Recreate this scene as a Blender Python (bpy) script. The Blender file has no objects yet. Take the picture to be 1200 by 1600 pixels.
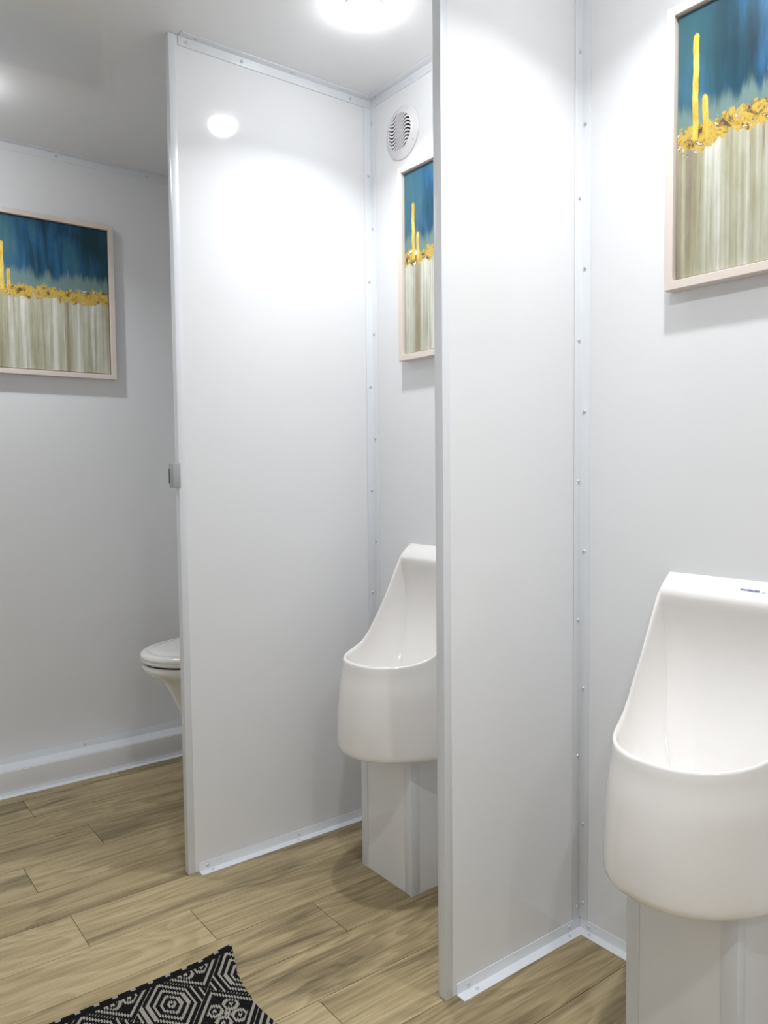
import bpy, bmesh, math, random
from mathutils import Vector, Matrix

random.seed(7)
scene = bpy.context.scene
C = scene.collection

# ------------------------------------------------------------------ camera
cam_d = bpy.data.cameras.new('camera'); cam = bpy.data.objects.new('camera', cam_d); C.objects.link(cam)
cam_d.sensor_fit = 'HORIZONTAL'; cam_d.sensor_width = 36.0; cam_d.lens = 36.0 * 1214.6 / 1200.0
cam_d.clip_start = 0.02
_R = Vector((0.6055, 0.7958, -0.0104)); _U = Vector((-0.0374, 0.0414, 0.9984)); _F = Vector((-0.7950, 0.6042, -0.0548))
_F.normalize(); _R = (_R - _F * _R.dot(_F)).normalized(); _U = _R.cross(_F)
M4 = Matrix((( _R.x, _U.x, -_F.x, 1.1474), (_R.y, _U.y, -_F.y, -1.4404), (_R.z, _U.z, -_F.z, 1.0860), (0, 0, 0, 1)))
cam.matrix_world = M4
scene.camera = cam

# ------------------------------------------------------------------ world, view
w = bpy.data.worlds.new('world'); scene.world = w; w.use_nodes = True
w.node_tree.nodes['Background'].inputs[0].default_value = (0.02, 0.02, 0.02, 1)
scene.view_settings.view_transform = 'Standard'
scene.view_settings.look = 'None'
scene.view_settings.exposure = 0.1
scene.view_settings.gamma = 1.0
scene.view_settings.use_curve_mapping = False

LAMP_STRENGTH = 58.0      # glow of the lens itself
LAMP_WATTS = 3.8          # downward beam of each lamp
LAMP_SPREAD = math.radians(130)
LAMP_COLOR = (.95, .975, 1.0)
# ceiling lamps: x, y, label
LAMPS = [(-1.37, -1.03, 'round ceiling light in front of the toilet stall, cut by the picture edge'),
         (-0.412, -0.300, 'round ceiling light above the farther urinal stall'),
         (0.395, -0.290, 'round ceiling light above the nearer urinal, out of the picture'),
         (0.445, -0.950, 'round ceiling light over the aisle facing the nearer urinal, out of the picture'),
         (1.300, -0.950, 'unseen fill light added over the aisle beside the viewer'),  # added lamp, only there to lift the fill on the lower panels
         (2.200, -0.900, 'round ceiling light farthest right, behind the viewer')]

# room metrics
H = 2.2
X0 = -1.7491      # end wall face
X1 = -0.7969      # farther partition, face towards camera
YF1 = -0.6351     # its free end
YF2 = -0.4223
TH = 0.022
XR = 2.75
YN = -1.95

# ------------------------------------------------------------------ node helpers
def new_mat(name):
    m = bpy.data.materials.new(name); m.use_nodes = True
    nt = m.node_tree; b = nt.nodes['Principled BSDF']
    return m, nt, b
class NB:
    def __init__(s, nt): s.nt = nt
    def n(s, t, **k):
        o = s.nt.nodes.new(t)
        for a, v in k.items(): setattr(o, a, v)
        return o
    def put(s, sock, v):
        if hasattr(v, 'links') or isinstance(v, bpy.types.NodeSocket): s.nt.links.new(v, sock)
        else: sock.default_value = v
    def math(s, op, a, b=None, c=None, clamp=False):
        o = s.n('ShaderNodeMath', operation=op); o.use_clamp = clamp
        s.put(o.inputs[0], a)
        if b is not None: s.put(o.inputs[1], b)
        if c is not None: s.put(o.inputs[2], c)
        return o.outputs[0]
    def mix(s, f, a, b, mode='MIX'):
        o = s.n('ShaderNodeMix', data_type='RGBA', blend_type=mode)
        s.put(o.inputs[0], f)
        s.put(o.inputs[6], a if not isinstance(a, tuple) else a + (1,))
        s.put(o.inputs[7], b if not isinstance(b, tuple) else b + (1,))
        return o.outputs[2]
    def noise(s, vec, scale, detail=3, rough=.5, dist=0.0, dim='3D'):
        o = s.n('ShaderNodeTexNoise', noise_dimensions=dim)
        if vec is not None: s.nt.links.new(vec, o.inputs['Vector'])
        o.inputs['Scale'].default_value = scale; o.inputs['Detail'].default_value = detail
        o.inputs['Roughness'].default_value = rough; o.inputs['Distortion'].default_value = dist
        return o.outputs[0]
    def map(s, vec, loc=(0,0,0), scale=(1,1,1)):
        o = s.n('ShaderNodeMapping'); s.nt.links.new(vec, o.inputs[0])
        s.put(o.inputs[1], loc); o.inputs[3].default_value = scale
        return o.outputs[0]
    def xyz(s, x, y, z=0.0):
        o = s.n('ShaderNodeCombineXYZ'); s.put(o.inputs[0], x); s.put(o.inputs[1], y); s.put(o.inputs[2], z)
        return o.outputs[0]
    def ss(s, v, lo, hi):
        o = s.n('ShaderNodeMapRange', interpolation_type='SMOOTHSTEP')
        s.put(o.inputs[0], v); s.put(o.inputs[1], lo); s.put(o.inputs[2], hi); o.inputs[3].default_value = 0; o.inputs[4].default_value = 1
        return o.outputs[0]
    def ramp(s, v, stops):
        o = s.n('ShaderNodeValToRGB'); s.put(o.inputs[0], v)
        e = o.color_ramp.elements
        e[0].position, e[0].color = stops[0][0], stops[0][1] + (1,)
        e[1].position, e[1].color = stops[-1][0], stops[-1][1] + (1,)
        for p, c in stops[1:-1]:
            k = e.new(p); k.color = c + (1,)
        return o.outputs[0]

def plain(name, col, rough=.4, spec=.5, coat=0.0, metal=0.0, noise_bump=0.0, bump_scale=300, bump_map=(1,1,1), var=0.0):
    m, nt, b = new_mat(name); nb = NB(nt)
    b.inputs['Base Color'].default_value = col + (1,)
    b.inputs['Roughness'].default_value = rough
    b.inputs['Specular IOR Level'].default_value = spec
    b.inputs['Coat Weight'].default_value = coat; b.inputs['Coat Roughness'].default_value = .06
    b.inputs['Metallic'].default_value = metal
    tc = nb.n('ShaderNodeTexCoord').outputs['Object']
    if var > 0:
        nz = nb.noise(tc, 6, 3)
        c2 = tuple(c * (1 - var) for c in col)
        nt.links.new(nb.mix(nz, col, c2), b.inputs['Base Color'])
    if noise_bump > 0:
        nz = nb.noise(nb.map(tc, scale=bump_map), bump_scale, 2)
        bp = nb.n('ShaderNodeBump'); bp.inputs['Strength'].default_value = noise_bump; bp.inputs['Distance'].default_value = .001
        nt.links.new(nz, bp.inputs['Height']); nt.links.new(bp.outputs[0], b.inputs['Normal'])
    return m

MAT = {}
MAT['panel'] = plain('glossy_white_panel', (.87, .875, .89), rough=.085, spec=.45, noise_bump=.03, bump_scale=55, var=.012)
MAT['ceiling'] = plain('white_ceiling_panel', (.87, .87, .875), rough=.06, spec=.5, noise_bump=.02, bump_scale=55, var=.015)
MAT['trim'] = plain('white_plastic_trim', (.83, .855, .89), rough=.3, spec=.5)
MAT['cap'] = plain('white_edge_channel', (.80, .82, .85), rough=.28, spec=.5)
MAT['porcelain'] = plain('porcelain', (.93, .905, .88), rough=.09, spec=.55, coat=.3)
MAT['toilet'] = plain('toilet_plastic', (.84, .83, .79), rough=.16, spec=.5)
MAT['frame'] = plain('cream_frame', (.80, .71, .64), rough=.45, noise_bump=.1, bump_scale=60, bump_map=(1, 1, .2), var=.04)
MAT['screw'] = plain('screw_steel', (.72, .74, .77), rough=.35, metal=.25)
MAT['dark'] = plain('dark_void', (.012, .012, .016), rough=.6)
MAT['grey'] = plain('grey_plastic', (.42, .43, .43), rough=.4)
MAT['vent'] = plain('vent_plastic', (.83, .81, .83), rough=.35)
MAT['subfloor'] = plain('subfloor', (.09, .065, .04), rough=.9)
MAT['ink'] = plain('blue_ink', (.03, .04, .35), rough=.4)
MAT['ink2'] = plain('pale_blue_ink', (.42, .42, .62), rough=.4)

def lamp_mat():
    m, nt, b = new_mat('lamp_lens'); b.inputs['Base Color'].default_value = (.9, .9, .9, 1)
    b.inputs['Emission Color'].default_value = LAMP_COLOR + (1,); b.inputs['Emission Strength'].default_value = LAMP_STRENGTH
    return m
MAT['lens'] = lamp_mat()

def wood_mat():
    m, nt, b = new_mat('oak_plank'); nb = NB(nt)
    tc = nb.n('ShaderNodeTexCoord').outputs['Object']
    oi = nb.n('ShaderNodeObjectInfo').outputs['Random']
    off = nb.xyz(nb.math('MULTIPLY', oi, 13.0), nb.math('MULTIPLY', oi, 37.0), nb.math('MULTIPLY', oi, 5.0))
    va = nb.n('ShaderNodeVectorMath', operation='ADD'); nt.links.new(tc, va.inputs[0]); nt.links.new(off, va.inputs[1])
    p = va.outputs[0]
    # cathedral figure: contour lines of a stretched noise
    fig = nb.noise(nb.map(p, scale=(5.5, .85, 1)), 1.0, 2, .45, .9)
    rings = nb.math('FRACT', nb.math('MULTIPLY', fig, 17.0))
    rings = nb.math('MULTIPLY', nb.ss(rings, .0, .75), nb.ss(rings, 1.0, .86))
    fine = nb.noise(nb.map(p, scale=(260, 6.5, 1)), 1.0, 4, .7, .25)
    fine2 = nb.noise(nb.map(p, scale=(48, 1.5, 1)), 1.0, 6, .74, .3)
    broad = nb.noise(nb.map(p, loc=(3, 7, 0), scale=(13, 1.25, 1)), 1.0, 4, .62, .7)
    blotch = nb.noise(nb.map(p, loc=(1, 2, 0), scale=(95, 9, 1)), 1.0, 4, .7, .3)
    t = nb.math('ADD', nb.math('MULTIPLY', fine, .38), nb.math('MULTIPLY', fine2, .42))
    t = nb.math('ADD', t, nb.math('MULTIPLY', nb.math('SUBTRACT', .5, rings), .075))
    t = nb.math('ADD', t, nb.math('MULTIPLY', nb.math('SUBTRACT', oi, .5), .10))
    t = nb.math('ADD', t, nb.math('MULTIPLY', nb.math('SUBTRACT', blotch, .5), .12))
    col = nb.ramp(t, [(.22, (.19, .138, .066)), (.36, (.35, .272, .148)), (.45, (.44, .352, .200)), (.60, (.54, .445, .275))])
    dark = nb.ss(broad, .48, .66)
    streak = nb.math('ADD', nb.math('MULTIPLY', nb.ss(fine2, .36, .60), .6), nb.math('MULTIPLY', nb.ss(blotch, .38, .62), .4))
    dk = nb.math('MULTIPLY', dark, nb.math('ADD', .22, nb.math('MULTIPLY', streak, .78)))
    col = nb.mix(dk, col, (.105, .078, .042))
    nt.links.new(col, b.inputs['Base Color'])
    b.inputs['Roughness'].default_value = .42; b.inputs['Specular IOR Level'].default_value = .35
    bp = nb.n('ShaderNodeBump'); bp.inputs['Strength'].default_value = .15; bp.inputs['Distance'].default_value = .0008
    nt.links.new(fine, bp.inputs['Height']); nt.links.new(bp.outputs[0], b.inputs['Normal'])
    return m
MAT['wood'] = wood_mat()

def painting_mat(seed, tall, short, third=None):
    """abstract: teal and blue drips above, ragged gold band, pale green-grey runs below"""
    m, nt, b = new_mat('abstract_canvas'); nb = NB(nt)
    uv = nb.n('ShaderNodeTexCoord').outputs['UV']
    sp = nb.n('ShaderNodeSeparateXYZ'); nt.links.new(uv, sp.inputs[0]); u, v = sp.outputs[0], sp.outputs[1]
    so = (seed * 3.1, seed * 1.7, seed)
    P = nb.map(uv, loc=so)
    # soft vertical smears; each layer is a stretched noise
    drip = nb.noise(nb.map(P, scale=(6.5, 1.3, 1)), 1.0, 3, .55, .35)
    drip2 = nb.noise(nb.map(P, loc=(3, 1, 0), scale=(19, 2.6, 1)), 1.0, 3, .6, .25)
    blot = nb.noise(nb.map(P, loc=(7, 2, 0), scale=(2.6, 2.4, 1)), 1.0, 3, .5, .5)
    t = nb.math('ADD', nb.math('MULTIPLY', drip, .6), nb.math('MULTIPLY', drip2, .26))
    t = nb.math('ADD', t, nb.math('MULTIPLY', nb.math('SUBTRACT', blot, .5), .45))
    blue = nb.ramp(t, [(.28, (.008, .032, .050)), (.37, (.011, .052, .082)), (.42, (.014, .072, .145)), (.47, (.022, .100, .20)), (.52, (.036, .120, .165)), (.62, (.085, .18, .18))])
    blue = nb.mix(nb.math('MULTIPLY', nb.ss(u, .32, .02), .62), blue, (.060, .155, .180))
    blue = nb.mix(nb.math('MULTIPLY', nb.ss(u, .55, 1.0), .55), blue, (.012, .060, .085))
    # greenish haze above the band, rising in ragged tongues
    hz_n = nb.noise(nb.map(P, loc=(1, 5, 0), scale=(13, 1.6, 1)), 1.0, 4, .65, .2)
    hz = nb.ss(nb.math('SUBTRACT', nb.math('ADD', .54, nb.math('MULTIPLY', hz_n, .26)), v), -.01, .07)
    blue = nb.mix(nb.math('MULTIPLY', hz, .72), blue, (.20, .29, .25))
    # lower runs: broad pale and olive bands with thin brown drips
    run = nb.noise(nb.map(P, loc=(2, 0, 0), scale=(8.5, .35, 1)), 1.0, 3, .6, .12)
    run2 = nb.noise(nb.map(P, loc=(5, 3, 0), scale=(38, .9, 1)), 1.0, 3, .6, .15)
    mot = nb.noise(nb.map(P, scale=(30, 9, 1)), 1.0, 3, .6, .3)
    tt = nb.math('ADD', nb.math('MULTIPLY', run, .72), nb.math('MULTIPLY', run2, .22))
    tt = nb.math('ADD', tt, nb.math('MULTIPLY', nb.math('SUBTRACT', mot, .5), .10))
    low = nb.ramp(tt, [(.34, (.25, .21, .16)), (.40, (.34, .30, .205)), (.44, (.38, .37, .25)), (.48, (.45, .44, .34)), (.52, (.53, .53, .44)), (.58, (.68, .69, .61))])
    dr = nb.ss(nb.noise(nb.map(P, loc=(9, 4, 0), scale=(46, 1.1, 1)), 1.0, 2, .5, .25), .64, .72)
    low = nb.mix(nb.math('MULTIPLY', dr, .65), low, (.24, .17, .15))
    # boundaries
    e1 = nb.math('SUBTRACT', nb.noise(nb.map(P, loc=(0, 8, 0), scale=(8, 0.5, 1)), 1.0, 5, .7), .5)
    edge = nb.math('SUBTRACT', v, nb.math('MULTIPLY', e1, .09))
    top = nb.ss(edge, .505, .515)
    col = nb.mix(top, low, blue)
    gn = nb.noise(nb.map(P, loc=(6, 6, 0), scale=(11, 13, 1)), 1.0, 5, .7, .3)
    gb = nb.math('ABSOLUTE', nb.math('SUBTRACT', edge, .518))
    gmask = nb.ss(nb.math('SUBTRACT', nb.math('ADD', .042, nb.math('MULTIPLY', nb.math('SUBTRACT', gn, .5), .16)), gb), -.003, .006)
    gv = nb.noise(nb.map(P, loc=(2, 2, 0), scale=(17, 20, 1)), 1.0, 5, .72, .4)
    gold = nb.ramp(gv, [(.38, (.10, .07, .035)), (.42, (.30, .19, .05)), (.46, (.47, .31, .055)), (.53, (.60, .42, .07)), (.57, (.46, .31, .08)), (.60, (.36, .27, .17)), (.64, (.66, .62, .52))])
    col = nb.mix(gmask, col, gold)
    # white and dark knots in the band
    kn = nb.noise(nb.map(P, loc=(4, 9, 0), scale=(9, 18, 1)), 1.0, 4, .65, .5)
    near = nb.ss(gb, .06, .035)
    col = nb.mix(nb.math('MULTIPLY', nb.ss(kn, .60, .63), near), col, (.72, .71, .63))
    col = nb.mix(nb.math('MULTIPLY', nb.math('MULTIPLY', nb.ss(kn, .575, .59), nb.ss(kn, .615, .60)), nb.math('MULTIPLY', near, .8)), col, (.10, .075, .06))
    # bars
    wob = nb.math('MULTIPLY', nb.math('SUBTRACT', nb.noise(nb.map(P, scale=(0, 9, 1)), 1.0, 3), .5), .022)
    def bar(cu, hw, vt, col):
        du = nb.math('ABSOLUTE', nb.math('SUBTRACT', nb.math('ADD', u, wob), cu))
        rnd = nb.math('MULTIPLY', nb.math('POWER', nb.math('DIVIDE', du, hw), 2.0), .014)
        mk = nb.math('MULTIPLY', nb.ss(du, hw, hw * .75), nb.math('MULTIPLY', nb.ss(nb.math('ADD', v, rnd), vt, vt - .008), nb.ss(v, .50, .52)))
        gcol = nb.ramp(nb.noise(nb.map(P, scale=(30, 14, 1)), 1.0, 3), [(.3, (.52, .32, .04)), (.5, (.70, .49, .08)), (.7, (.76, .60, .16))])
        return nb.mix(mk, col, gcol)
    col = bar(.098, .0175, tall, col)
    col = bar(.150, .0165, short, col)
    if third: col = bar(.478, .018, third, col)
    nt.links.new(col, b.inputs['Base Color'])
    b.inputs['Roughness'].default_value = .45; b.inputs['Specular IOR Level'].default_value = .3
    bp = nb.n('ShaderNodeBump'); bp.inputs['Strength'].default_value = .25; bp.inputs['Distance'].default_value = .001
    nt.links.new(gv, bp.inputs['Height']); nt.links.new(bp.outputs[0], b.inputs['Normal'])
    return m

def rug_mat():
    m, nt, b = new_mat('woven_rug'); nb = NB(nt)
    tc = nb.n('ShaderNodeTexCoord').outputs['Object']
    sp = nb.n('ShaderNodeSeparateXYZ'); nt.links.new(tc, sp.inputs[0])
    def snap(v, g): return nb.math('MULTIPLY', nb.math('ROUND', nb.math('DIVIDE', v, g)), g)
    # jagged stitches: rows shift by half a stitch
    ys = snap(sp.outputs[1], .0042)
    jog = nb.math('MULTIPLY', nb.math('SINE', nb.math('MULTIPLY', sp.outputs[1], 2 * math.pi / .0042)), .0017)
    xs = nb.math('ADD', sp.outputs[0], jog)
    def cell(v, per, off): # signed offset inside the repeat, normalised to -.5 .. .5
        return nb.math('SUBTRACT', nb.math('FRACT', nb.math('ADD', nb.math('DIVIDE', nb.math('SUBTRACT', v, off), per), 100.5)), .5)
    PX, PY = .186, .156
    ax = nb.math('ABSOLUTE', cell(xs, PX, .097)); ay = nb.math('ABSOLUTE', cell(ys, PY, -.871 + .692))
    bx = nb.math('SUBTRACT', .5, ax); by = nb.math('SUBTRACT', .5, ay)
    nA = nb.math('ADD', ax, ay)
    inA = nb.math('LESS_THAN', nA, .5)
    hexA = nb.math('MAXIMUM', nA, nb.math('MULTIPLY', ay, 1.5))
    ringA = nb.math('GREATER_THAN', nb.math('FRACT', nb.math('ADD', nb.math('MULTIPLY', hexA, 8.6), .35)), .60)
    nB = nb.math('ADD', bx, by)
    # knot motif: four lobes inside B diamonds, outlines outside
    dx = nb.math('SUBTRACT', bx, .11); dy = nb.math('SUBTRACT', by, .11)
    lobe = nb.math('SQRT', nb.math('ADD', nb.math('MULTIPLY', dx, dx), nb.math('MULTIPLY', dy, dy)))
    ringL = nb.math('LESS_THAN', nb.math('ABSOLUTE', nb.math('SUBTRACT', lobe, .085)), .022)
    dot = nb.math('LESS_THAN', lobe, .028)
    ctr = nb.math('LESS_THAN', nB, .05)
    knot = nb.math('MAXIMUM', nb.math('MAXIMUM', ringL, dot), ctr)
    ringB = nb.math('GREATER_THAN', nb.math('FRACT', nb.math('ADD', nb.math('MULTIPLY', nB, 8.6), .35)), .60)
    isK = nb.math('LESS_THAN', nB, .33)
    patB = nb.math('ADD', nb.math('MULTIPLY', isK, knot), nb.math('MULTIPLY', nb.math('SUBTRACT', 1.0, isK), ringB))
    pat = nb.math('ADD', nb.math('MULTIPLY', inA, ringA), nb.math('MULTIPLY', nb.math('SUBTRACT', 1.0, inA), patB))
    # bound edge: black with a pale stitch every few centimetres
    inside = nb.math('GREATER_THAN', sp.outputs[0], .020)
    pat = nb.math('MULTIPLY', pat, inside)
    st = nb.math('MULTIPLY', nb.math('LESS_THAN', sp.outputs[0], .0075), nb.math('LESS_THAN', nb.math('FRACT', nb.math('ADD', nb.math('DIVIDE', sp.outputs[1], .0375), 50.15)), .28))
    pat = nb.math('MAXIMUM', pat, st)
    fib = nb.noise(tc, 900, 2)
    light = nb.mix(fib, (.25, .23, .195), (.44, .41, .36))
    darkc = nb.mix(fib, (.004, .004, .005), (.012, .011, .012))
    nt.links.new(nb.mix(pat, darkc, light), b.inputs['Base Color'])
    b.inputs['Roughness'].default_value = .9; b.inputs['Specular IOR Level'].default_value = .1
    wv = nb.math('MULTIPLY', nb.math('SINE', nb.math('MULTIPLY', sp.outputs[0], 2 * math.pi / .004)), nb.math('SINE', nb.math('MULTIPLY', sp.outputs[1], 2 * math.pi / .0042)))
    bp = nb.n('ShaderNodeBump'); bp.inputs['Strength'].default_value = .6; bp.inputs['Distance'].default_value = .0015
    nt.links.new(wv, bp.inputs['Height']); nt.links.new(bp.outputs[0], b.inputs['Normal'])
    return m
MAT['rug'] = rug_mat()

# ------------------------------------------------------------------ mesh helpers
def mesh(name, verts, faces, mat=None, smooth=False, angle=None):
    me = bpy.data.meshes.new(name); me.from_pydata([tuple(v) for v in verts], [], faces)
    bm = bmesh.new(); bm.from_mesh(me); bmesh.ops.recalc_face_normals(bm, faces=bm.faces[:]); bm.to_mesh(me); bm.free()
    if smooth:
        me.polygons.foreach_set('use_smooth', [True] * len(me.polygons))
        if angle: me.set_sharp_from_angle(angle=math.radians(angle))
    if mat: me.materials.append(mat if not isinstance(mat, str) else MAT[mat])
    return me
def obj(name, me, parent=None, loc=None):
    o = bpy.data.objects.new(name, me); C.objects.link(o)
    if loc is not None: o.location = loc
    if parent is not None: o.parent = parent
    return o
def empty(name, loc=(0, 0, 0)):
    o = bpy.data.objects.new(name, None); C.objects.link(o); o.location = loc; o.empty_display_size = .05
    return o
def tag(o, label, cat, group=None):
    o['label'] = label; o['category'] = cat
    if group: o['group'] = group
    return o
def struct(o, label=None):
    o['kind'] = 'structure'
    if label: o['label'] = label
    return o
def box_vf(a, b):
    x0, y0, z0 = a; x1, y1, z1 = b
    v = [(x0, y0, z0), (x1, y0, z0), (x1, y1, z0), (x0, y1, z0), (x0, y0, z1), (x1, y0, z1), (x1, y1, z1), (x0, y1, z1)]
    f = [(0, 3, 2, 1), (4, 5, 6, 7), (0, 1, 5, 4), (1, 2, 6, 5), (2, 3, 7, 6), (3, 0, 4, 7)]
    return v, f
def box(name, a, b, mat, parent=None, bevel=0.0, segs=2):
    v, f = box_vf(a, b)
    me = mesh(name, v, f)
    if bevel > 0:
        bm = bmesh.new(); bm.from_mesh(me)
        bmesh.ops.bevel(bm, geom=bm.edges[:], offset=bevel, segments=segs, affect='EDGES', profile=.5)
        bm.to_mesh(me); bm.free()
        me.polygons.foreach_set('use_smooth', [True] * len(me.polygons)); me.set_sharp_from_angle(angle=math.radians(35))
    me.materials.append(MAT[mat])
    return obj(name, me, parent)
def prism(name, prof, p0, p1, A, B, mat, parent=None, bevel=0.0):
    """extrude a 2-D profile (a,b) in axes A,B from p0 to p1"""
    p0, p1, A, B = Vector(p0), Vector(p1), Vector(A), Vector(B)
    n = len(prof)
    v = [p0 + A * a + B * b for a, b in prof] + [p1 + A * a + B * b for a, b in prof]
    f = [tuple(range(n)), tuple(range(n, 2 * n))] + [(i, (i + 1) % n, n + (i + 1) % n, n + i) for i in range(n)]
    me = mesh(name, v, f)
    if bevel > 0:
        bm = bmesh.new(); bm.from_mesh(me)
        bmesh.ops.bevel(bm, geom=bm.edges[:], offset=bevel, segments=2, affect='EDGES', profile=.5)
        bm.to_mesh(me); bm.free()
        me.polygons.foreach_set('use_smooth', [True] * len(me.polygons)); me.set_sharp_from_angle(angle=math.radians(35))
    me.materials.append(MAT[mat])
    return obj(name, me, parent)
def loft(loops, cap0=True, cap1=True):
    n = len(loops[0]); v = [p for l in loops for p in l]; f = []
    for i in range(len(loops) - 1):
        for j in range(n):
            k = (j + 1) % n
            f.append((i * n + j, i * n + k, (i + 1) * n + k, (i + 1) * n + j))
    if cap0: f.append(tuple(range(n)))
    if cap1: f.append(tuple(range((len(loops) - 1) * n, len(loops) * n)))
    return v, f
def lathe(prof, n=32):
    """profile of (radius, height), axis +z"""
    return loft([[(r * math.cos(2 * math.pi * k / n), r * math.sin(2 * math.pi * k / n), h) for k in range(n)] for r, h in prof])

# screw: pan head with a dark recess, axis +z
def screw_mesh():
    v, f = lathe([(.0044, 0), (.0046, .0008), (.0036, .0022), (.0018, .0026), (.0016, .0019)], 10)
    me = mesh('screw', v, f, 'screw', True, 50)
    me.materials.append(MAT['grey'])
    for p in me.polygons:
        if p.center.z > .0018 and math.hypot(p.center.x, p.center.y) < .0012: p.material_index = 1
    return me
SCREW = screw_mesh()
def screw(p, nrm, parent):
    o = obj('screw', SCREW, parent); o.rotation_mode = 'QUATERNION'
    o.rotation_quaternion = Vector((0, 0, 1)).rotation_difference(Vector(nrm)); o.location = p
    return o
LP = [(0, 0), (.025, 0), (.025, .0022), (.0022, .0022), (.0022, .025), (0, .025)]
def ltrim(name, p0, p1, A, B, parent=None, fa=.025, fb=.025):
    t = .0022
    prof = [(0, 0), (fa, 0), (fa, t), (t, t), (t, fb), (0, fb)]
    return prism(name, prof, p0, p1, A, B, 'trim', parent, bevel=.0005)

# ------------------------------------------------------------------ room shell
W = .06
back = struct(box('wall_back', (X0 - W, 0, -.03), (XR + W, W, H + W), 'panel'), 'glossy white panelled wall behind the urinals')
left = struct(box('wall_left', (X0 - W, YN, -.03), (X0, 0, H + W), 'panel'), 'white end wall behind the toilet')
front = struct(box('wall_front', (X0 - W, YN - W, -.03), (XR + W, YN, H + W), 'panel'))
right = struct(box('wall_right', (XR, YN, -.03), (XR + W, 0, H + W), 'panel'))
ceil = struct(box('ceiling', (X0, YN, H), (XR, 0, H + W), 'ceiling'), 'glossy white ceiling')
floor = struct(box('floor', (X0, YN, -.03), (XR, 0, -.0062), 'subfloor'), 'wood-look plank floor')

# floor planks run towards the back wall
PW = .1592
GAP = .0007
PL = 1.2
joints = {-2: -.541, -1: -.02, 0: -.625, 1: -.36, 2: -.443, 3: -.699, 4: -.941, 5: -.36, 6: -.978, 7: -.757, 8: -.30, 9: -.875, 10: -.546}
joints[1] = -1.30; joints[5] = -.22; joints[8] = -1.28; joints[-1] = -1.1; joints[-2] = -.75
for k in range(-18, 11):
    xr = -.0045 - PW * k; xl = xr - PW
    xl, xr = max(xl, X0), min(xr, XR)
    if xr - xl < .01: continue
    j = joints.get(k, -random.uniform(.1, 1.1))
    cuts = sorted(c for c in [j + PL * q for q in range(-3, 4)] if YN < c < 0)
    ys = [YN] + cuts + [0]
    for a, b_ in zip(ys[:-1], ys[1:]):
        cx, cy = (xl + xr) / 2, (a + b_) / 2
        hx, hy = (xr - xl) / 2 - GAP / 2, (b_ - a) / 2 - GAP / 2
        v, f = box_vf((-hx, -hy, -.006), (hx, hy, 0))
        bv = .0004
        v[4:] = [(-hx + bv, -hy + bv, 0), (hx - bv, -hy + bv, 0), (hx - bv, hy - bv, 0), (-hx + bv, hy - bv, 0)]
        obj('plank', mesh('plank', v, f, 'wood'), floor, (cx, cy, 0))

# ceiling edge trims
def trim_struct(name, p0, p1, A, B, screws, **k):
    t = struct(ltrim(name, p0, p1, A, B, **k))
    for p, n in screws: screw(p, n, t)
    return t
TT = .0022
zc = H
trim_struct('trim_1', (X0, YN, zc), (X0, -.0005, zc), (1, 0, 0), (0, 0, -1),
            [((X0 + TT, y, zc - .013), (1, 0, 0)) for y in (-.9784, -.6617, -.3406, -.05, -1.3)] + [((X0 + .013, y, zc - TT), (0, 0, -1)) for y in (-.8231, -.5074, -.19, -1.14)])
trim_struct('trim_2', (X1 + .025, 0, zc), (-TH, 0, zc), (0, -1, 0), (0, 0, -1),
            [((x, -TT, zc - .013), (0, -1, 0)) for x in (-.60, -.28)] + [((x, -.013, zc - TT), (0, 0, -1)) for x in (-.757, -.44, -.12)])
trim_struct('trim_3', (.025, 0, zc), (XR, 0, zc), (0, -1, 0), (0, 0, -1),
            [((x, -TT, zc - .013), (0, -1, 0)) for x in (.2, .52, .84)] + [((x, -.013, zc - TT), (0, 0, -1)) for x in (.04, .36, .68)])
trim_struct('trim_4', (X0 + .025, 0, zc), (X1 - TH, 0, zc), (0, -1, 0), (0, 0, -1), [])
# base trims on the back wall
trim_struct('baseboard_back', (.025, 0, 0), (XR, 0, 0), (0, -1, 0), (0, 0, 1),
            [((.030, -TT, .0135), (0, -1, 0)), ((.040, -.0135, TT), (0, 0, 1)), ((.62, -TT, .0135), (0, -1, 0)), ((.63, -.0135, TT), (0, 0, 1)), ((.98, -TT, .0135), (0, -1, 0))])
trim_struct('baseboard_stall', (X1 + .025, 0, 0), (-TH, 0, 0), (0, -1, 0), (0, 0, 1),
            [((-.70, -TT, .0135), (0, -1, 0)), ((-.12, -TT, .0135), (0, -1, 0))])
# stepped ledge at the foot of the end wall
led = struct(box('baseboard_left', (X0, YN, 0), (X0 + .0795, 0, .0795), 'panel', bevel=.001), 'low boxed ledge along the foot of the end wall')
t = ltrim('ledge_trim', (X0, YN, .0795), (X0, 0, .0795), (1, 0, 0), (0, 0, 1), led, fa=.074)
for y in (-.6282, -1.25, -.1): screw((X0 + TT, y, .0935), (1, 0, 0), t)
t = ltrim('floor_trim', (X0 + .0795, YN, 0), (X0 + .0795, 0, 0), (1, 0, 0), (0, 0, 1), led, fa=.0265, fb=.012)
for y in (-.565, -1.1, -.1): screw((X0 + .0795 + .016, y, TT), (0, 0, 1), t)

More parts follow.
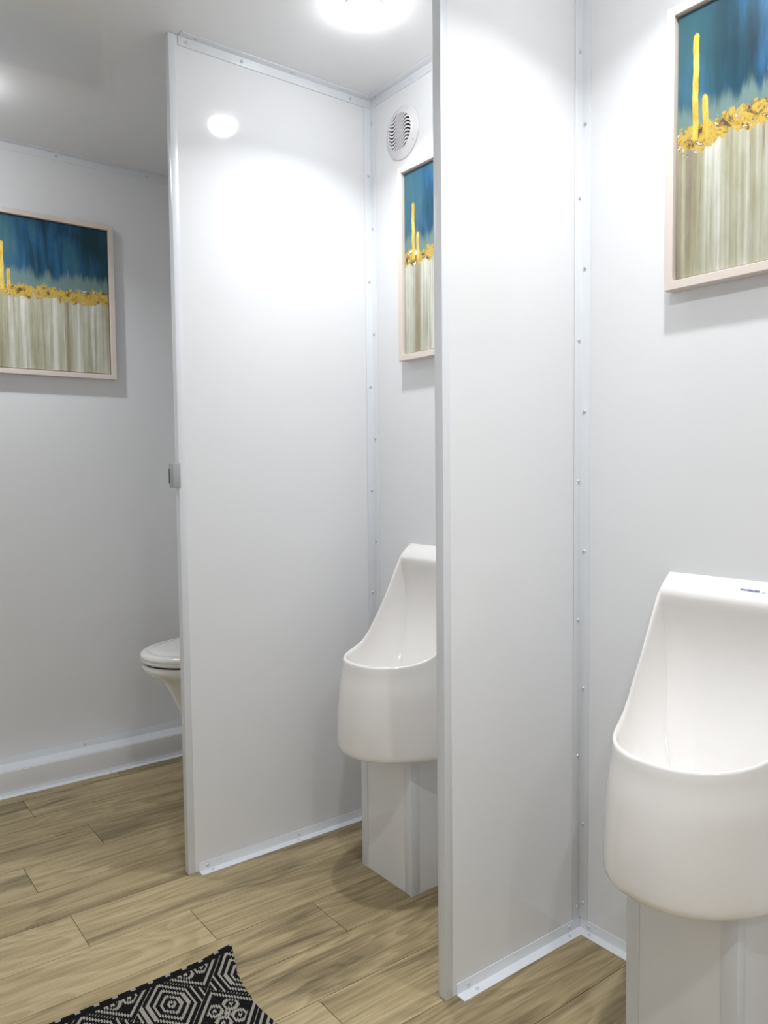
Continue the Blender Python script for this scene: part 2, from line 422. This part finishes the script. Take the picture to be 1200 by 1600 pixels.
# ------------------------------------------------------------------ partitions
def partition(xf, yf, label, vs_part, vs_wall, floor_screws, top_screws, group=None):
    r = empty('stall_divider', (xf - TH / 2, 0, 0)); tag(r, label, 'partition', 'tall white stall partitions')
    o = Vector((xf - TH / 2, 0, 0))
    def L(p): return Vector(p) - o
    def bx(name, a, b, mat, bevel=0): return box(name, L(a), L(b), mat, r, bevel)
    bx('panel', (xf - TH + .0006, yf + .003, .001), (xf - .0006, -.0002, H - .0004), 'panel')
    # U channel over the free end
    f = .019
    prof = [(-TH / 2 - .0006, f), (-TH / 2 - .0006, 0), (TH / 2 + .0006, 0), (TH / 2 + .0006, f), (TH / 2 - .001, f), (TH / 2 - .001, .0016), (-TH / 2 + .001, .0016), (-TH / 2 + .001, f)]
    prism('edge_channel', prof, L((xf - TH / 2, yf, .001)), L((xf - TH / 2, yf, H - .0004)), (1, 0, 0), (0, 1, 0), 'cap', r, bevel=.0004)
    ys = yf + .0285
    ft = ltrim('floor_trim', L((xf, ys, 0)), L((xf, -.0005, 0)), (1, 0, 0), (0, 0, 1), r)
    for y, wallside in floor_screws:
        screw(L((xf + TT, y, .0135)) if wallside else L((xf + .0135, y, TT)), (1, 0, 0) if wallside else (0, 0, 1), ft)
    ct = ltrim('ceiling_trim', L((xf, ys - .003, H)), L((xf, -.0005, H)), (1, 0, 0), (0, 0, -1), r)
    for y, wallside in top_screws:
        screw(L((xf + TT, y, H - .0135)) if wallside else L((xf + .0135, y, H - TT)), (1, 0, 0) if wallside else (0, 0, -1), ct)
    vt = ltrim('corner_trim', L((xf, 0, .0255)), L((xf, 0, H - .0255)), (1, 0, 0), (0, -1, 0), r)
    for z in vs_part: screw(L((xf + TT, -.0115, z)), (1, 0, 0), vt)
    for z in vs_wall: screw(L((xf + .0115, -TT, z)), (0, -1, 0), vt)
    return r, o
p1, o1 = partition(X1, YF1, 'farther tall white stall partition with a grey door latch on its free edge',
          (1.975, 1.6583, 1.3412, 1.0214, .7029, .385, .06), (2.13, 1.8167, 1.5006, 1.1816, .8641, .546, .228, .05),
          ((-.582, 1), (-.571, 0), (-.292, 1), (-.298, 0), (-.05, 1), (-.055, 0)), ((-.588, 1), (-.43, 1), (-.566, 0), (-.28, 0), (-.075, 1)))
p2, o2 = partition(0.0, YF2, 'nearer tall white stall partition standing between the two urinals',
          (2.0059, 1.688, 1.3728, 1.054, .7348, .4154, .0535), (2.16, 1.8494, 1.5325, 1.2125, .8937, .5749, .2535, .0637),
          ((-.362, 1), (-.347, 0), (-.039, 1), (-.052, 0)), ((-.37, 1), (-.2, 1), (-.345, 0), (-.07, 1)))
# grey latch keeper clipped over the free edge of the farther partition
lk = prism('latch_keeper', [(-.0135, -.0165), (.0135, -.0165), (.0135, .0035), (.0118, .0035), (.0118, -.0006), (-.0118, -.0006), (-.0118, .0035), (-.0135, .0035)],
      Vector((X1 - TH / 2, YF1, 1.0435)) - o1, Vector((X1 - TH / 2, YF1, 1.107)) - o1, (1, 0, 0), (0, 1, 0), 'grey', p1, bevel=.0012)
lk['label'] = 'grey door latch keeper'
sl = box('latch_slot', Vector((X1 - TH - .0040, YF1 - .0175, 1.054)) - o1, Vector((X1 - TH - .0002, YF1 - .0125, 1.094)) - o1, 'dark', lk, .0008)
# small black hook on the toilet-stall side
hk = box('coat_hook', Vector((X1 - TH - .008, YF1 + .003, 1.788)) - o1, Vector((X1 - TH - .0008, YF1 + .013, 1.798)) - o1, 'dark', p1, .003)
hk2 = box('hook_knob', Vector((X1 - TH - .006, YF1 + .005, 1.8035)) - o1, Vector((X1 - TH - .0008, YF1 + .011, 1.8075)) - o1, 'dark', hk, .0015)

# ------------------------------------------------------------------ ceiling lamps
for x, y, lab in LAMPS:
    r = empty('ceiling_light', (x, y, H)); tag(r, lab, 'ceiling light', 'round ceiling lights')
    v, f = lathe([(.046, 0), (.046, -.0025), (.0445, -.004), (.0415, -.0042), (.040, -.003), (.040, 0)], 40)
    obj('bezel', mesh('bezel', v, f, 'trim', True, 40), r)
    v, f = lathe([(.0395, -.0005), (.0395, -.009), (.0385, -.017), (.034, -.026), (.0255, -.032), (.014, -.0352), (.005, -.0362)], 40)
    obj('lens', mesh('lens', v, f, 'lens', True), r)
    ld = bpy.data.lights.new('lamp_beam', 'AREA'); ld.shape = 'DISK'; ld.size = .05; ld.energy = LAMP_WATTS; ld.spread = LAMP_SPREAD; ld.color = LAMP_COLOR
    obj('lamp_beam', ld, r, (0, 0, -.0375))

# ------------------------------------------------------------------ paintings
def painting(name, label, width, height, depth, mat, origin, rotz):
    """local: x right, y into the wall (wall at 0), z up; origin bottom-left on the wall"""
    r = empty(name, origin); r.rotation_euler = (0, 0, rotz); tag(r, label, 'painting', 'framed abstract paintings')
    fw = .0175; cd = depth - .010
    prof = [(0, -.0004), (0, -depth + .001), (.001, -depth), (fw - .001, -depth), (fw, -depth + .001), (fw, -.0004)]
    loops = []
    for a, b_ in prof:
        loops.append([(a, b_, a), (width - a, b_, a), (width - a, b_, height - a), (a, b_, height - a)])
    v, f = loft(loops, False, False)
    n = len(loops)
    for j in range(4):
        k = (j + 1) % 4; f.append(((n - 1) * 4 + j, (n - 1) * 4 + k, k, j))
    obj('frame', mesh('frame', v, f, 'frame'), r)
    g = .0035
    a0, a1, c0, c1 = fw + g, width - fw - g, fw + g, height - fw - g
    v, f = box_vf((a0, -cd, c0), (a1, -.002, c1))
    me = mesh('canvas', v, f, mat)
    uvl = me.uv_layers.new(name='uv')
    for p in me.polygons:
        for li in p.loop_indices:
            co = me.vertices[me.loops[li].vertex_index].co
            uvl.data[li].uv = ((co.x - a0) / (a1 - a0), (co.z - c0) / (c1 - c0))
    obj('canvas', me, r)
    obj('backing', mesh('backing', *box_vf((fw - .001, -.012, fw - .001), (width - fw + .001, -.0025, height - fw + .001)), 'dark'), r)
    return r
painting('wall_painting', 'framed abstract painting alone on the end wall beside the toilet', .432, .551, .030,
         painting_mat(1.0, .83, .655), (X0, -.912, 1.423), math.pi / 2)
painting('wall_painting', 'framed abstract painting half hidden behind the nearer partition', .43, .545, .030,
         painting_mat(2.3, .83, .66), (-.631, 0, 1.397), 0)
painting('wall_painting', 'framed abstract painting above the nearer urinal, cut by the picture edge', .43, .546, .030,
         painting_mat(3.7, .915, .675, 1.2), (.229, 0, 1.4372), 0)

# ------------------------------------------------------------------ round wall vent
def vent():
    r = empty('wall_vent', (-.6385, 0, 2.0525)); r.rotation_euler = (math.pi / 2, 0, 0)   # local z points out of the wall
    tag(r, 'round white wall vent with wavy slots', 'vent')
    v, f = loft([[(R_ * math.cos(2 * math.pi * k / 48), R_ * math.sin(2 * math.pi * k / 48), h) for k in range(48)] for R_, h in
                 [(.074, .0004), (.074, .004), (.071, .0065), (.060, .008), (.0555, .0125), (.053, .0145), (.0515, .0142), (.0510, .006), (.0510, .0008)]], False, False)
    n = 48; last = 8 * n
    for j in range(n): f.append((last + j, last + (j + 1) % n, (j + 1) % n, j))
    obj('flange', mesh('flange', v, f, 'vent', True, 45), r)
    v, f = lathe([(.0508, .0009), (.0508, .003)], 32)
    obj('dark_recess', mesh('dark_recess', v, f, 'dark'), r)
    Rg = .0512
    for k in range(-7, 8):
        c = k * .0098
        pts = []
        for i in range(61):
            x = -Rg + 2 * Rg * i / 60
            z = c + .021 * math.sin(math.pi * x / (1.15 * Rg)) + .10 * x
            if x * x + z * z <= (Rg + .0008) ** 2: pts.append((x, z))
        if len(pts) < 4: continue
        loops = []
        hw0 = .0023
        for i, (x, z) in enumerate(pts):
            a = pts[max(i - 1, 0)]; b_ = pts[min(i + 1, len(pts) - 1)]
            d = Vector((b_[0] - a[0], b_[1] - a[1])).normalized(); hw = hw0 * max(abs(d.x), .45); nn = Vector((-d.y, d.x)) * hw
            loops.append([(x - nn.x, z - nn.y, .0110), (x + nn.x, z + nn.y, .0110), (x + nn.x, z + nn.y, .0138), (x - nn.x, z - nn.y, .0138)])
        v, f = loft(loops)
        obj('slat', mesh('slat', v, f, 'vent'), r)
    for a in (60, 180 - 20, 240, -35):
        o = obj('screw', SCREW, r, (.0655 * math.cos(math.radians(a)), .0655 * math.sin(math.radians(a)), .0072)); o.scale = (.7, .7, .7)
vent()

# ------------------------------------------------------------------ urinals
def sstep(t): t = max(0, min(1, t)); return t * t * (3 - 2 * t)
RIMP = [(0, .870), (.040, .836), (.060, .797), (.087, .747), (.115, .703), (.147, .662), (.170, .636), (.193, .618), (.222, .607), (.255, .601), (.300, .597), (.36, .595)]
def zrim(d):
    """rim height at distance d from the wall (Catmull-Rom through measured points)"""
    for i in range(len(RIMP) - 1):
        if d <= RIMP[i + 1][0]:
            x1_, y1_ = RIMP[i]; x2_, y2_ = RIMP[i + 1]
            t = (d - x1_) / (x2_ - x1_)
            if i == 0: return y1_ + (y2_ - y1_) * t
            x0_, y0_ = RIMP[i - 1]; x3_, y3_ = RIMP[min(i + 2, len(RIMP) - 1)]
            m1 = (y2_ - y0_) / (x2_ - x0_) * (x2_ - x1_); m2 = (y3_ - y1_) / max(x3_ - x1_, 1e-6) * (x2_ - x1_)
            if i == 1: m1 = (y2_ - y1_)
            return (2*t**3 - 3*t**2 + 1) * y1_ + (t**3 - 2*t**2 + t) * m1 + (-2*t**3 + 3*t**2) * y2_ + (t**3 - t**2) * m2
    return RIMP[-1][1]
NF, NBK = 72, 20
def sellipse(w_, d_, n, y0=0.0):
    """front half contour from right wall point round to left wall point, then back along y0"""
    pts = []
    for i in range(NF + 1):
        th = math.pi * i / NF
        c, s = math.cos(th), math.sin(th)
        pts.append((w_ * math.copysign(abs(c) ** (2 / n), c), -(y0 + (d_ - y0) * abs(s) ** (2 / n))))
    for i in range(1, NBK):
        pts.append((-w_ + 2 * w_ * i / NBK, -y0))
    return pts
def urinal_mesh():
    loops = []
    zb = .357
    def body(z):
        """half width, depth and squareness of the outer shell at height z"""
        t = sstep((z - .40) / .21)
        return .178 + (.173 - .178) * t, .352 + (.336 - .352) * t, 2.35 + (2.4 - 2.35) * t
    # underside, rounded bottom edge
    w_, d_, n_ = body(.36)
    for k, zz in ((.25, zb + .001), (.6, zb + .001), (.94, zb + .0005), (.965, zb + .0012), (.983, zb + .004), (.994, zb + .009)):
        loops.append([(x * k, y * k - .0002, zz) for x, y in sellipse(w_, d_, n_)])
    # shell
    for q in range(0, 17):
        t = q / 16
        lp = []
        for j, (x, y) in enumerate(sellipse(w_, d_, n_)):
            base = zb + .018
            dq = .0055
            top = (zrim(-y) if j <= NF else .870) - dq
            z = base + (top - base) * t
            w2, d2, n2 = body(z)
            sh = .0052 * (.1 + .9 * sstep((-y - .06) / .16)) * sstep((t - .62) / .38)
            c = sellipse(w2 - sh, d2 - sh, n2)[j]
            top2 = (zrim(-c[1]) if j <= NF else .870) - dq
            z = base + (top2 - base) * t
            lp.append((c[0], c[1] - .0002, z))
        loops.append(lp)
    wr, dr_, nr = .173, .336, 2.4
    wall = .021
    def rimloop(off, drop, ymin):
        """rim contour moved inwards; the shoulder is broad at the front lip and narrow up the sides"""
        base_c = sellipse(wr, dr_, nr, 0.0)
        c = []
        for j in range(len(base_c)):
            g = sstep((-base_c[j][1] - .06) / .16)
            o = .0052 * (.1 + .9 * g) + off * (.6 + .4 * g)
            c.append(sellipse(wr - o, dr_ - o, nr, ymin)[j])
        lp = []
        for j, (x, y) in enumerate(c):
            z = zrim(min(max(-y, 0), .35)) if j <= NF else zrim(ymin)
            lp.append((x, y - .0002, z - drop))
        return lp
    loops.append(rimloop(.0004, .0030, .0))
    loops.append(rimloop(.0018, .0010, .0008))
    loops.append(rimloop(.0038, .0, .0020))
    loops.append(rimloop(.0065, .0, .020))
    loops.append(rimloop(.0088, .0004, .0385))
    loops.append(rimloop(.0108, .0022, .0412))
    inner = rimloop(.0125, .0075, .0418)
    loops.append(inner)
    # cavity
    cz, cyv = .455, -.185
    for u in (.03, .08, .15, .24, .34, .45, .56, .67, .77, .86, .93, .98):
        lp = []
        for j, (x, y, z) in enumerate(inner):
            h = 1 - u ** 2.6
            g = math.sin(u * math.pi / 2) ** 1.05
            zz = z + (cz - z) * g
            xx = x * h
            yy = cyv + (y - cyv) * h
            # back wall hollowed behind the top slab
            if y > -.10:
                k = sstep((.10 + y) / .06) * math.sin(min(u / .55, 1) * math.pi) * .020
                yy = min(yy + k, -.020)
            lp.append((xx, yy, zz))
        loops.append(lp)
    v, f = loft(loops)
    me = mesh('basin', v, f, 'porcelain', True, 60)
    return me
URINAL = urinal_mesh()
def pedestal(cx, label):
    r = empty('urinal_pedestal', (cx, -.1165, 0)); tag(r, label, 'pedestal', 'boxed pedestals under the urinals')
    x0_, x1_ = -.1065, .1065; y0_, y1_ = -.115, .1163
    hgt = .357
    box('front_panel', (x0_ + .004, y0_ + .0008, .0004), (x1_ - .004, y0_ + .012, hgt), 'panel', r)
    box('side_panel', (x0_ + .0008, y0_ + .002, .0004), (x0_ + .012, y1_, hgt), 'panel', r)
    box('side_panel', (x1_ - .012, y0_ + .002, .0004), (x1_ - .0008, y1_, hgt), 'panel', r)
    for s in (-1, 1):
        prof = [(0, 0), (.0275, 0), (.0275, .0018), (.0018, .0018), (.0018, .0275), (0, .0275)]
        prism('corner_trim', prof, (s * (.1065 + .0008), y0_ - .0010, .0002), (s * (.1065 + .0008), y0_ - .0010, hgt), (-s, 0, 0), (0, 1, 0), 'cap', r, bevel=.0005)
    return r
def urinal(cx, label, logo=False):
    r = empty('urinal', (cx, 0, .357)); tag(r, label, 'urinal', 'white porcelain urinals')
    o = obj('basin', URINAL, r, (0, 0, -.357))
    # drain cartridge in the bowl
    v, f = lathe([(.030, 0), (.030, .003), (.024, .0045), (.022, .002), (.008, .0025)], 28)
    obj('drain_cap', mesh('drain_cap', v, f, 'porcelain', True, 40), r, (0, -.185, .452 - .357))
    if logo:
        # printed on the sloping top of the basin
        def text(body, size, x, mat, dz):
            cu = bpy.data.curves.new('logo', 'FONT'); cu.body = body; cu.size = size; cu.align_x = 'LEFT'; cu.extrude = .00008; cu.offset = .00022
            cu.space_character = 1.05
            t = bpy.data.objects.new('logo_text', cu); C.objects.link(t)
            bpy.context.view_layer.update()
            dg = bpy.context.evaluated_depsgraph_get()
            me = bpy.data.meshes.new_from_object(t.evaluated_get(dg)); bpy.data.objects.remove(t)
            me.materials.clear(); me.materials.append(MAT[mat])
            o = obj('logo_text', me, r); o['label'] = 'small blue maker\'s print'
            sl = math.atan2(.034, .040)
            o.rotation_euler = (sl, 0, 0)
            o.location = (x, -.0235 - dz * math.cos(sl), .870 - .0235 * .85 + .0007 - dz * math.sin(sl) - .357)
        text('WATERLESS', .0068, -.0095, 'ink', 0)
        text('co.', .0048, .0335, 'ink2', .0008)
    return r
pedestal(-.4495, 'boxed white pedestal under the farther urinal')
pedestal(.4015, 'boxed white pedestal under the nearer urinal')
urinal(-.4495, 'white porcelain urinal between the two partitions')
urinal(.4010, 'white porcelain urinal nearest the camera with small blue print', True)

# ------------------------------------------------------------------ toilet
def toilet():
    cx = -1.25
    r = empty('toilet', (cx, -.331, 0)); tag(r, 'white toilet with closed lid, mostly hidden behind the farther partition', 'toilet')
    N = 56
    def egg(hw, lf, lb, z, yc=0.0, n=2.1):
        pts = []
        for k in range(N):
            a = 2 * math.pi * k / N; s, c = math.sin(a), math.cos(a)
            pts.append((hw * math.copysign(abs(s) ** (2 / n), s), yc - (lf if c > 0 else lb) * math.copysign(abs(c) ** (2 / n), c), z))
        return pts
    # bowl and foot
    L = [egg(.115, .115, .19, 0), egg(.118, .118, .195, .012), egg(.105, .105, .19, .05), egg(.098, .103, .185, .12), egg(.100, .105, .185, .18),
         egg(.104, .113, .187, .25), egg(.112, .130, .19, .30), egg(.126, .154, .192, .355), egg(.138, .176, .195, .395), egg(.150, .196, .20, .416), egg(.162, .217, .205, .431), egg(.171, .233, .209, .441), egg(.1765, .243, .212, .450), egg(.178, .246, .214, .460),
         egg(.176, .244, .213, .469), egg(.172, .240, .21, .4715), egg(.13, .19, .17, .4715)]
    v, f = loft(L); obj('bowl', mesh('bowl', v, f, 'toilet', True, 60), r)
    # near-black filler standing in for the shadow in the gap below the seat
    v, f = loft([egg(.170, .238, .208, .4716), egg(.170, .238, .208, .4775)]); obj('gap_shadow', mesh('gap_shadow', v, f, 'dark'), r)
    v, f = loft([egg(.174, .244, .21, .4776), egg(.1785, .2485, .214, .480), egg(.1795, .25, .215, .486), egg(.1785, .249, .214, .4905)]); obj('seat', mesh('seat', v, f, 'toilet', True, 50), r)
    L = [egg(.1785, .249, .214, .4908), egg(.180, .2505, .215, .494), egg(.1795, .250, .215, .501), egg(.176, .246, .212, .506), egg(.168, .238, .205, .5095), egg(.158, .226, .195, .511),
         egg(.1555, .2235, .193, .5095), egg(.153, .221, .191, .5095), egg(.149, .217, .187, .5125), egg(.13, .19, .165, .516), egg(.09, .13, .115, .5185), egg(.04, .06, .05, .5195)]
    v, f = loft(L); obj('lid', mesh('lid', v, f, 'toilet', True, 60), r)
    # flush housing at the back
    box('rear_housing', (-.17, .205, .30), (.17, .3295, .505), 'toilet', r, .02, 4)
    box('rear_foot', (-.10, .12, .0), (.10, .3295, .31), 'toilet', r, .02, 4)
    for s in (-1, 1):
        box('hinge', (s * .075 - .018, .186, .480), (s * .075 + .018, .226, .517), 'toilet', r, .006, 3)
toilet()

# ------------------------------------------------------------------ rug
def rug():
    # edge towards the urinals measured along the floor: offset from the near corner
    ox, oy = -.4285, -.692
    EX = [(0, 0), (.0485, -.014), (.0916, -.0297), (.150, -.0384), (.207, -.0435), (.272, -.0380), (.40, -.030), (.62, -.032)]
    def ye(x):
        for a, b_ in zip(EX[:-1], EX[1:]):
            if x <= b_[0]:
                t = (x - a[0]) / (b_[0] - a[0]); t = t * t * (3 - 2 * t) * .35 + t * .65
                return a[1] + (b_[1] - a[1]) * t
        return EX[-1][1]
    NX, NY = 60, 60; LX, LY = .62, .95
    top, bot = [], []
    for i in range(NX + 1):
        x = LX * i / NX
        for j in range(NY + 1):
            t = j / NY
            y = ye(x) * (1 - t) ** 2 - LY * t
            lift = .010 * math.exp(-((x) ** 2 + (LY * t) ** 2) / .0025) + .0007 * math.sin(40 * x) * math.sin(33 * t)
            top.append((x, y, .0052 + lift)); bot.append((x, y, .0006 + lift * .9))
    n = len(top); f = []
    idx = lambda i, j: i * (NY + 1) + j
    for i in range(NX):
        for j in range(NY):
            a = (idx(i, j), idx(i + 1, j), idx(i + 1, j + 1), idx(i, j + 1)); f.append(a); f.append(tuple(n + q for q in reversed(a)))
    ring = [idx(i, 0) for i in range(NX + 1)] + [idx(NX, j) for j in range(1, NY + 1)] + [idx(i, NY) for i in range(NX - 1, -1, -1)] + [idx(0, j) for j in range(NY - 1, 0, -1)]
    for a, b_ in zip(ring, ring[1:] + ring[:1]): f.append((a, n + a, n + b_, b_))
    o = obj('rug', mesh('rug', top + bot, f, 'rug', True, 50), None, (ox, oy, 0))
    tag(o, 'small black and white woven rug with diamond pattern on the plank floor', 'rug')
rug()
